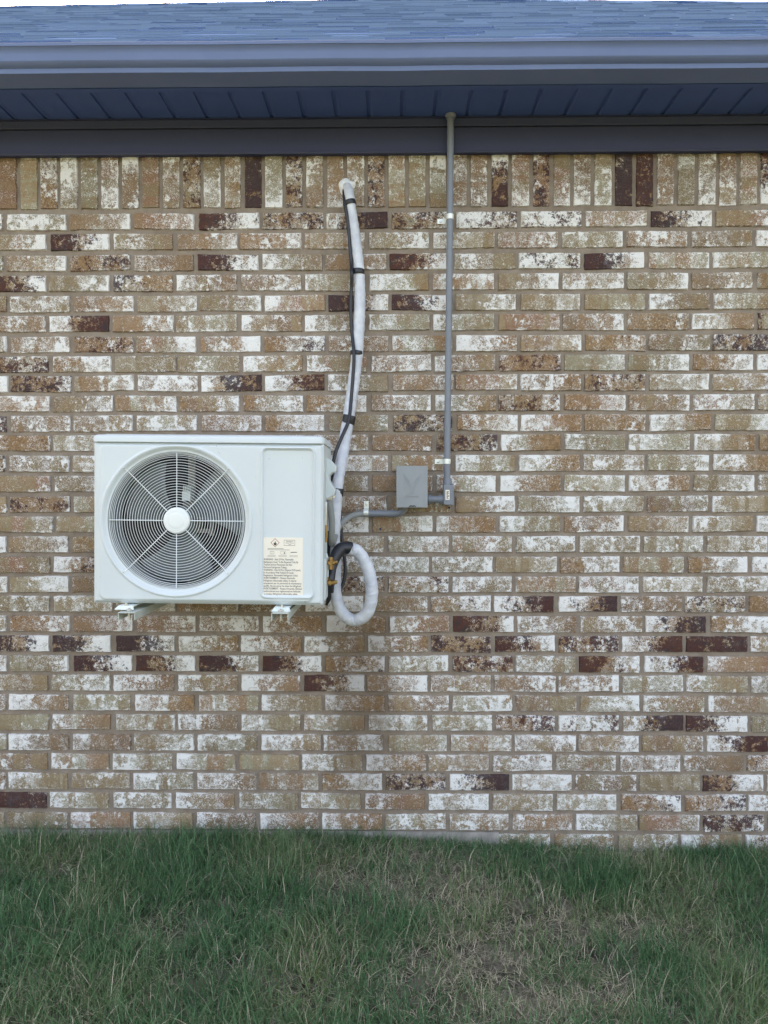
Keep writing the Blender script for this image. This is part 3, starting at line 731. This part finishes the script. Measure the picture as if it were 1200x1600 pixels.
# warning label
def textmesh(body, size, x, z, y, width=None):
    cu = bpy.data.curves.new('t', 'FONT'); cu.body = body; cu.size = size; cu.extrude = 0.0; cu.resolution_u = 2; cu.offset = size*.012
    o = bpy.data.objects.new('t', cu); COL.objects.link(o)
    dg = bpy.context.evaluated_depsgraph_get(); dg.update(); me = bpy.data.meshes.new_from_object(o.evaluated_get(dg))
    vs = [vv.co.copy() for vv in me.vertices]; fs = [tuple(p.vertices) for p in me.polygons]
    w_ = max([vv.x for vv in vs] or [1]); k = width/w_ if width else 1
    out = [(x+vv.x*k, y, z+vv.y) for vv in vs]
    bpy.data.objects.remove(o); bpy.data.curves.remove(cu); bpy.data.meshes.remove(me); return out, fs
la = P(409, 838.5, FY); lb = P(473, 930, FY); LY = FY+.0030-.0045
LX0, LX1, LZ1, LZ0 = la.x, lb.x, la.z, lb.z; LW, LH = LX1-LX0, LZ1-LZ0
LY = FY-ph((LX0+LX1)/2, (LZ0+LZ1)/2)-.0012
mb = MB(); mb.box((LX0, LY, LZ0), (LX1, LY+.0009, LZ1)); lab = mb.build('warning_label', M['label'], ac)
tx = MB(); ty_ = LY-.0003
lines = ["WARNING - Risk Of Fire. Flammable", "Refrigerant Used. To Be Repaired Only By", "Trained Service Personnel. Do Not", "Puncture Refrigerant Tubing.",
 "WARNING - Risk Of Fire. Dispose Of Properly", "In Accordance With Federal Or Local", "Regulations. Flammable Refrigerant Used.", "AVERTISSEMENT - Risque d'incendie.",
 "Réfrigérant inflammable utilisé. À réparer", "uniquement par du personnel de maintenance", "qualifié. Ne pas percer les tubes de réfrigérant.", "AVERTISSEMENT - Risque d'incendie. Éliminer",
 "conformément aux réglementations fédérales", "ou locales. Réfrigérant inflammable utilisé."]
wd = [.73, .85, .70, .57, .91, .73, .84, .78, .81, .93, .93, .95, .91, .84]
for i, (s_, w_) in enumerate(zip(lines, wd)):
    z = LZ1-LH*((640-120+i*60.5)/1335)
    tx.add(*textmesh(s_, .0088, LX0+LW*.035, z, ty_, LW*w_))
def lbx(u0, u1, v0, v1, t): # outline rectangle in label units
    X = lambda u: LX0+LW*u; Z = lambda q: LZ1-LH*q
    for (a, b, c, d) in ((u0, u1, v0, v0+t), (u0, u1, v1-t, v1), (u0, u0+t*.8*LH/LW, v0+t, v1-t), (u1-t*.8*LH/LW, u1, v0+t, v1-t)):
        tx.add([(X(a), ty_, Z(c)), (X(b), ty_, Z(c)), (X(b), ty_, Z(d)), (X(a), ty_, Z(d))], [(0, 1, 2, 3)])
lbx(.53, .80, .042, .137, .005)
for i, s_ in enumerate(("Refrigerant", "Safety Group", "A2L")): tx.add(*textmesh(s_, .0042, LX0+LW*(.585, .57, .64)[i], LZ1-LH*(.072+.026*i), ty_, LW*(.17, .20, .07)[i]))
for v0, u1 in ((.187, .52), (.208, .67)): tx.add([(LX0+LW*.13, ty_, LZ1-LH*v0), (LX0+LW*u1, ty_, LZ1-LH*v0), (LX0+LW*u1, ty_, LZ1-LH*(v0+.006)), (LX0+LW*.13, ty_, LZ1-LH*(v0+.006))], [(0, 1, 2, 3)])
lbx(.19, .29, .238, .285, .004); lbx(.45, .58, .235, .285, .003); lbx(.235, .239, .24, .285, .002)
tx.add([(LX0+LW*u_, ty_, LZ1-LH*v_) for u_, v_ in ((.53, .25), (.55, .25), (.555, .275), (.54, .28), (.53, .275))], [(0, 1, 2, 3, 4)])
tx.add([(LX0+LW*u_, ty_, LZ1-LH*v_) for u_, v_ in ((.68, .262), (.72, .245), (.84, .245), (.86, .255), (.73, .258))], [(0, 1, 2, 3, 4)])
for u0 in (.13, .40, .67):
    for v0 in (.305, .325): tx.add([(LX0+LW*u0, ty_, LZ1-LH*v0), (LX0+LW*(u0+.2), ty_, LZ1-LH*v0), (LX0+LW*(u0+.2), ty_, LZ1-LH*(v0+.004)), (LX0+LW*u0, ty_, LZ1-LH*(v0+.004))], [(0, 1, 2, 3)])
# flame
fl = [(.30, .135), (.335, .135), (.352, .115), (.343, .09), (.33, .098), (.325, .072), (.308, .055), (.312, .078), (.295, .095), (.288, .085), (.278, .105), (.285, .128)]
tx.add([(LX0+LW*a_, ty_, LZ1-LH*b_) for a_, b_ in fl], [tuple(range(len(fl)))])
tx.build('label_print', M['ink'], lab)
mb = MB(); cxl, czl = LX0+LW*.313, LZ1-LH*.09; o_, i_ = .0148, .0128
v = [(cxl+sx_*r_, ty_, czl+sz_*r_) for r_ in (o_, i_) for sx_, sz_ in ((1, 0), (0, 1), (-1, 0), (0, -1))]
mb.add(v, [(k, (k+1) % 4, 4+(k+1) % 4, 4+k) for k in range(4)]); mb.build('hazard_diamond', M['inkred'], lab)
# side handle with two horns, and the fittings on the right flank
HY0, HY1 = FY+.13, FY+.20
def pl(pts, y): return [tuple(P(a_, b_, y)) for a_, b_ in pts]
mb = MB(); hp = [(498, 706), (506, 712), (514, 717), (523.5, 727), (523, 735), (516, 737), (512.5, 741), (512.5, 748), (516, 755), (522, 763), (521, 771), (511, 777), (500, 781)]
pts = pl(hp, HY0); mb.prism(pts, (0, HY1-HY0, 0)); mb.build('side_handle', M['acside'], ac, bevel=.0035)
mb = MB(); pts = pl([(497, 858), (510, 862), (513, 872), (513, 900), (511, 925), (505, 938), (497, 938)], FY+.14); mb.prism(pts, (0, .006, 0)); 
q = P(512, 900, FY+.14); mb.box((AX1-.004, FY+.06, q.z-.07), (AX1+.006, FY+.146, q.z+.07)); mb.build('valve_plate', M['acside'], ac, bevel=.002)
for py in (877, 908):
    mb = MB(); q = P(508, py, FY+.12); X, Y_, Z = q.x, q.y, q.z
    mb.cyl((X-.01, Y_, Z), (X+.034, Y_, Z), .0085, 6); mb.cyl((X+.012, Y_, Z), (X+.020, Y_, Z), .0125, 6)
    mb.cyl((X+.034, Y_, Z+.001), (X+.042, Y_, Z+.001), .0060, 12); mb.cyl((X+.018, Y_, Z), (X+.018, Y_-.020, Z), .0075, 6)
    if py == 877:
        mb.cyl((X+.020, Y_, Z), (X+.020, Y_, Z-.024), .0095, 6); mb.cyl((X+.018, Y_, Z+.004), (X+.018, Y_, Z+.019), .0085, 12)
    else: mb.cyl((X+.006, Y_, Z), (X+.006, Y_, Z+.019), .005, 10)
    mb.build('service_valve', M['brass'], ac, smooth=True)
mb = MB(); q = P(508, 832, FY+.10); mb.tube([(q.x, q.y, q.z+.03), (q.x+.002, q.y, q.z), (q.x, q.y, q.z-.03)], .005, 10, 6); mb.build('copper_pipe', M['brass'], ac, smooth=True)
mb = MB(); q0 = P(507.5, 782, FY+.14); q1 = P(507.5, 822, FY+.14); mb.box((AX1-.008, FY+.10, q1.z), (AX1+.004, FY+.16, q0.z)); mb.build('terminal_cover', M['steel'], ac, bevel=.002)
# feet under the unit
for k, px in enumerate((201, 442)):
    q = P(px, 945, FY); mb = MB(); zt = AZ0-.002
    mb.box((q.x-.026, FY-.030, zt-.006), (q.x+.026, BK+.01, zt-.002))
    mb.prism([(q.x-.026, FY-.030, zt-.006), (q.x+.026, FY-.030, zt-.006), (q.x+.032, FY-.044, zt-.014), (q.x-.032, FY-.044, zt-.014)], (0, 0, .003))
    ft = mb.build('foot', M['foot'], ac, bevel=.001)
    mb = MB(); mb.cyl((q.x, FY-.022, zt-.03), (q.x, FY-.022, zt+.006), .004, 10); mb.cyl((q.x, FY-.022, zt-.002), (q.x, FY-.022, zt+.003), .008, 6)
    mb.build('foot_bolt', M['steel'], ft)
ac.rotation_euler = (0, R(.62), 0)

# wall brackets the unit sits on
def bracket(px, py, label):
    qf = P(px, py, FY-.075); X = qf.x; zt = qf.z; Y0 = FY-.075
    e = empty('wall_bracket', (X, 0, zt-.03), label, 'bracket', 'brackets carrying the air conditioner')
    mb = MB(); wd_, t = .028, .003; hh = .026
    mb.box((X-wd_, Y0, zt-t), (X+wd_, -.004, zt)); mb.box((X-wd_, Y0+.002, zt-hh), (X-wd_+t, -.004, zt-t)); mb.box((X+wd_-t, Y0+.002, zt-hh), (X+wd_, -.004, zt-t))
    mb.build('arm', M['bracket'], e, bevel=.0008)
    mb = MB(); mb.box((X-.03, -.008, zt-.028), (X+.03, -.0045, zt+.26)); mb.build('wall_plate', M['bracket'], e, bevel=.001)
    mb = MB(); mb.prism([(X+wd_-.0015, -.010, zt+.24), (X+wd_-.0015, -.010, zt+.0005), (X+wd_-.0015, -.12, zt+.0005), (X+wd_-.0015, -.03, zt+.24)], (.003, 0, 0))
    mb.build('gusset', M['bracket'], e)
    for dz in (.07, .20):
        for sx_ in (-.018, .018):
            mb = MB(); mb.cyl((X+sx_, -.014, zt+dz), (X+sx_, -.0085, zt+dz), .008, 6); mb.build('lag_bolt', M['steel'], e)
    mb = MB(); mb.cyl((X, FY-.045, zt-.030), (X, FY-.045, zt+.010), .0045, 10); mb.cyl((X, FY-.045, zt+.001), (X, FY-.045, zt+.006), .009, 6); mb.build('foot_bolt', M['steel'], e)
bracket(197, 957, 'white steel wall bracket under the fan side of the air conditioner')
bracket(437, 958, 'white steel wall bracket under the warning label end of the air conditioner')

# ------------------------------------------------------------------ pipes and cables
def PX(l): return [tuple(P(a_, b_, c_)) for a_, b_, c_ in l]
wrap = lambda L, a: 1+.06*(((L/.034)-a/(2*math.pi)) % 1.0)**1.5+.012*math.sin(L*61+a*2)+.009*math.sin(L*143+a*3+2)+.010*math.sin(L*410-a)
path = PX([(541, 292, .01), (543, 294, -.02), (546, 305, -.040), (550, 335, -.040), (556, 375, -.042), (561, 425, -.042), (562, 480, -.045), (558, 552, -.05), (551, 610, -.06), (544, 655, -.075), (536, 705, -.11), (528, 752, -.145), (524, 800, -.165), (522, 850, -.17), (524, 890, -.175), (524, 925, -.185), (533, 955, -.20), (553, 969, -.215), (574, 957, -.235), (581, 925, -.245), (575, 890, -.25), (561, 864, -.26), (546, 857, -.275)])
ls = empty('refrigerant_line', P(560, 972, -.2), 'white tape wrapped refrigerant line dropping from the soldier bricks and looping beside the air conditioner', 'pipe')
mb = MB(); mb.tube(path, lambda t: .0185+.0040*smin(t, .1, .35)-.001*smin(t, .35, .6)+.0012*smin(t, .62, .85), 24, 26, fn=wrap); mb.build('wrapped_pipe', M['wrap'], ls, smooth=True, angle=50)
def band(px, py, Y, ang, r, hgt, par=ls):
    q = P(px, py, Y); d = Vector((math.sin(R(ang)), 0, math.cos(R(ang)))); mb = MB()
    mb.tube([q-d*hgt/2, q-d*hgt*.45, q, q+d*hgt*.45, q+d*hgt/2], lambda t: r*(1 if .05 < t < .95 else .97), 24, fn=lambda L, a: 1+.02*math.sin(a*3+L*300))
    o = mb.build('tape_band', M['black'], par, smooth=True, angle=50); return o
band(547, 317, -.041, -12, .0225, .018); band(560, 425, -.044, 2, .0245, .020); band(557, 552, -.051, 6, .0245, .018); band(545, 656, -.077, 12, .0255, .034); band(526.5, 769, -.15, 8, .0250, .030)
mb = MB(); e1 = PX([(549, 857, -.272), (541, 856, -.278), (533, 858, -.285), (525, 868, -.30), (519, 885, -.315), (516, 905, -.335), (514, 925, -.33)])
mb.tube(e1, lambda t: .0238-.007*smin(t, .3, .8), 20, 10); mb.build('foam_sleeve', M['black'], ls, smooth=True)
mb = MB(); c = P(541.5, 292, 0)
v = []; n1, n2 = 36, 5
for i in range(n2+1):
    for k in range(n1):
        a = 2*math.pi*k/n1; r = .0355*(i/n2)*(1+.07*math.sin(3*a+1)+.05*math.sin(5*a)+random.gauss(0, .02)); v.append((c.x+r*math.cos(a), -.022*(1-(i/n2)**2.2)-.003+random.gauss(0, .0012)+(.010 if i == n2 else 0), c.z+r*math.sin(a)))
mb.add(v, [(i*n1+k, i*n1+(k+1) % n1, (i+1)*n1+(k+1) % n1, (i+1)*n1+k) for i in range(n2) for k in range(n1)])
tag(mb.build('putty_seal', M['putty'], None, smooth=True, angle=80), 'lumpy white putty ring where the wrapped line enters the wall', 'putty')
# control cable
mb = MB(); mb.tube(PX([(540, 296, .01), (537.5, 299, -.03), (540, 325, -.050), (544, 350, -.050), (546, 380, -.050), (549, 410, -.052), (549.5, 428, -.07), (549, 450, -.055), (548, 480, -.055), (550, 520, -.06), (553, 552, -.085), (552, 580, -.085), (549, 620, -.09), (545, 656, -.112), (534, 683, -.135), (525, 705, -.15), (521, 722, -.16), (519, 745, -.15), (522, 770, -.125), (530, 790, -.11), (532, 815, -.10), (534, 840, -.10), (538, 870, -.11), (539.5, 893, -.12), (536, 912, -.13), (528, 925, -.15), (520, 920, -.2)]), .0068, 10, 8)
tag(mb.build('control_cable', M['black'], None, smooth=True, angle=80), 'black cable taped along the left side of the wrapped refrigerant line', 'cable')
mb = MB(); mb.tube(PX([(516, 775, -.24), (513.5, 800, -.24), (513, 840, -.24), (511, 880, -.24), (512, 915, -.24), (514, 932, -.235), (510, 946, -.235)]), lambda t: .0095-.005*smin(t, .85, 1), 12, 8)
tag(mb.build('drain_hose', M['black'], None, smooth=True, angle=80), 'black hose hanging down behind the brass valves of the air conditioner', 'hose')

# tall conduit
CYY = -.062
top = P(704, 178, CYY); bot = P(698.5, 757, -.045)
cond = empty('conduit', P(698.5, 757, -.045), 'tall straight grey pipe running up the wall into the soffit', 'conduit')
mb = MB(); mb.tube([(top.x, CYY, zs+.005), tuple(P(703.2, 330, -.055)), tuple(P(699.5, 640, -.047)), tuple(bot)], .0128, 20, 8); mb.build('pipe', M['pvc'], cond, smooth=True)
mb = MB(); q = P(704, 181, CYY); mb.lathe([(.0128, -.016), (.0185, -.015), (.0205, -.004), (.021, -.0015)], (top.x, CYY, zs), axis='Z', seg=20); mb.build('flange', M['pvc'], cond, smooth=True)
# one-hole straps
def strap(px, py, Y, label, rot=0.0, ang=0):
    q = P(px, py, Y); e = empty('pipe_strap', (q.x, 0, q.z), label, 'pipe strap', 'metal straps holding the grey conduit')
    r = .0142; w2 = .0095; mb = MB(); prof = []
    yc = q.y
    for k in range(13): a = math.pi*(-.05+1.1*k/12)*1.0; prof.append((r*math.cos(a), yc-r*math.sin(a)))
    prof = prof[::1]; prof += [(-r-.0006, -.010), (-r-.004, -.0075), (-.046, -.0075)]
    v = [];
    for (x, y) in prof: v += [(q.x+x, y, q.z-w2), (q.x+x, y, q.z+w2)]
    f = [(2*i, 2*i+1, 2*i+3, 2*i+2) for i in range(len(prof)-1)]
    mb.add(v, f); b = mb.build('band', M['clear'], e); md = b.modifiers.new('t', 'SOLIDIFY'); md.thickness = .0016
    mb = MB(); mb.lathe([(0, -.0125), (.004, -.012), (.0055, -.009), (.0055, -.0075)], (q.x-.033, 0, q.z), seg=14); mb.build('strap_screw', M['steel'], e, smooth=True)
    e.rotation_euler = (0, R(ang), 0); return e
strap(703, 339, -.055, 'upper bright metal strap on the tall grey conduit, near the soldier bricks')
strap(698.5, 721, -.045, 'lower bright metal strap on the tall grey conduit, above its elbow box', ang=2)
strap(572, 801, -.036, 'metal strap with its screw tab upward on the short grey conduit beside the air conditioner', ang=90)
# conduit body with barcode sticker
cb_ = empty('conduit_elbow_box', P(700, 790, -.05), 'grey elbow box with a barcode sticker at the foot of the tall conduit', 'junction box')
a_ = P(693, 757.5, -.075); b_ = P(707.5, 789, -.075)
mb = MB(); mb.box((a_.x, -.075, b_.z), (b_.x-.002, -.022, a_.z)); mb.build('box_body', M['pvc'], cb_, bevel=.003)
mb = MB(); mb.box((b_.x-.0035, -.073, b_.z-.002), (b_.x+.004, -.020, a_.z+.004)); mb.build('cover_plate', M['pvc'], cb_, bevel=.0015)
mb = MB(); q = P(699, 751.5, -.046); mb.cyl((q.x, q.y, a_.z-.002), (q.x, q.y, a_.z+.026), .0170, 20); mb.build('hub', M['pvc'], cb_, smooth=True)
s0 = P(696, 765.5, -.0757); s1 = P(702.5, 781, -.0757)
mb = MB(); mb.box((s0.x, -.0762, s1.z), (s1.x, -.0755, s0.z)); stk = mb.build('sticker', M['label'], cb_)
mb = MB()
for k, (wz, w1) in enumerate(((.10, .5), (.22, .35), (.30, .6), (.42, .6), (.52, .3), (.60, .6), (.70, .45), (.80, .6))):
    z = s1.z+(s0.z-s1.z)*wz; mb.box((s0.x+(s1.x-s0.x)*.25, -.0765, z), (s0.x+(s1.x-s0.x)*(.25+w1), -.07635, z+.0024))
mb.build('barcode', M['ink'], stk)
# stub between box and elbow
mb = MB(); qa = P(666, 780, -.05); qb = P(694, 780, -.05)
st_ = empty('conduit_stub', qa, 'short thick grey pipe joining the disconnect box to the elbow box', 'conduit')
mb.cyl((qa.x, -.048, qa.z), (qb.x, -.048, qa.z), .0135, 20); mb.build('pipe', M['pvc'], st_, smooth=True)
for x0, x1 in ((qa.x+.008, qa.x+.019), (qb.x-.020, qb.x-.002)):
    mb = MB(); mb.cyl((x0, -.048, qa.z), (x1, -.048, qa.z), .0172, 20); mb.build('collar', M['pvc'], st_, smooth=True)
# disconnect box
BY = -.105; a_ = P(619.3, 728, BY); b_ = P(668.3, 793, BY)
db = empty('disconnect_box', ((a_.x+b_.x)/2, 0, b_.z), 'flat grey metal electrical disconnect box on the brick between the two conduits', 'electrical box')
mb = MB(); mb.box((a_.x+.004, BY+.006, b_.z+.006), (b_.x-.004, -.001, a_.z-.004)); mb.build('enclosure', M['boxgrey'], db, bevel=.002)
mb = MB(); mb.box((a_.x, BY, b_.z), (b_.x, BY+.004, a_.z)); mb.box((a_.x, BY+.004, b_.z+.003), (a_.x+.0018, BY+.03, a_.z)); mb.box((b_.x-.0018, BY+.004, b_.z+.003), (b_.x, BY+.03, a_.z)); mb.box((a_.x, BY+.004, a_.z-.0018), (b_.x, BY+.045, a_.z))
cv = mb.build('cover', M['boxgrey'], db, bevel=.0012)
mb = MB(); q = P(644.5, 790.8, BY)
mb.tube([(q.x-.012, BY-.001, q.z-.001), (q.x-.006, BY-.004, q.z+.0015), (q.x, BY-.004, q.z), (q.x+.006, BY-.004, q.z+.0015), (q.x+.012, BY-.001, q.z-.001)], .0016, 8, 5); mb.build('latch', M['black'], cv, smooth=True)
# pressed emblem: spread wings over a narrow body, with a raised line of lettering too worn to read
mb = MB(); cx_, W_ = (a_.x+b_.x)/2, b_.x-a_.x; Ht = a_.z-b_.z
def ep(u, v): return (cx_+u*W_, BY-.0003, b_.z+v*Ht)
for s_ in (-1, 1):
    for k in range(6):
        t = k/5; mb.tube([ep(s_*.05, .50+.02*k), ep(s_*(.14+.03*t), .56+.03*k), ep(s_*(.26+.02*t), .66+.036*k)], .0003, 6, 4)
for k in range(5): mb.tube([ep(-.07, .34+.035*k), ep(.0, .345+.035*k), ep(.07+.01*k, .335+.035*k)], .0005, 6, 4)
for k in range(13): mb.tube([ep(-.22+.035*k, .265), ep(-.215+.035*k, .290)], .0009, 6)
mb.tube([ep(-.24, .252), ep(.22, .252)], .0008, 6); mb.build('pressed_emblem', M['boxgrey'], cv, smooth=True)
# feed conduit below the box, bending left, and the flexible whip to the unit
fd = empty('flexible_conduit', P(577, 803, -.03), 'short grey conduit bending from the disconnect box into a ribbed whip on the air conditioner', 'conduit')
mb = MB(); mb.tube(PX([(632, 790, -.05), (631, 796, -.048), (626, 801, -.042), (618, 802.5, -.038), (608, 802.5, -.036), (578, 802.5, -.036)]), .0125, 18, 8); mb.build('rigid_elbow', M['pvc'], fd, smooth=True)
mb = MB(); q = P(614, 802.5, -.037); mb.cyl((q.x-.010, q.y, q.z), (q.x+.006, q.y, q.z), .0150, 20); mb.build('collar', M['pvc'], fd, smooth=True)
mb = MB(); mb.tube(PX([(580, 802.5, -.036), (566, 803, -.038), (553, 805, -.055), (541, 811, -.09), (531, 821, -.13), (525, 834, -.17), (521, 847, -.22), (518.8, 850, -.27), (518.3, 838, -.305), (518.5, 815, -.32), (516.5, 795, -.33), (514.2, 779, -.335)]), .0115, 18, 24, fn=lambda L, a: 1+(.075*math.sin(L*2*math.pi/.0060) if L > .33 else 0)); mb.build('whip', M['whip'], fd, smooth=True, angle=80)
mb = MB(); q = P(514, 777, -.335); mb.cyl((q.x-.002, q.y, q.z-.010), (q.x+.002, q.y, q.z+.010), .0165, 8); mb.cyl((q.x+.003, q.y, q.z+.010), (q.x+.004, q.y, q.z+.020), .0125, 16)
mb.box((q.x-.022, q.y-.004, q.z-.004), (q.x+.022, q.y+.01, q.z+.007)); mb.build('connector', M['steel'], fd, bevel=.0012)
# small plate and anchors on the wall
q0 = P(519, 775.5, -.006); q1 = P(539, 792, -.006); mb = MB(); mb.box((q0.x, -.007, q1.z), (q1.x, -.0005, q0.z))
tag(mb.build('wall_cover', M['beige'], None, bevel=.001), 'small square beige plate on the bricks behind the wrapped line', 'cover plate')
for px, py, l in ((702, 793, 'tiny dark blue plastic anchor in the brick just under the elbow box'), (594.5, 826.5, 'tiny dark blue plastic anchor in the brick below the short conduit')):
    q = P(px, py, -.003); mb = MB(); mb.lathe([(.0, -.003), (.0022, -.0035), (.0028, -.0065), (.0042, -.0065), (.0045, -.004), (.0045, .004)], (q.x, 0, q.z), seg=14)
    tag(mb.build('wall_anchor', M['anchor'], None, smooth=True), l, 'wall anchor', 'plastic anchors in the bricks')
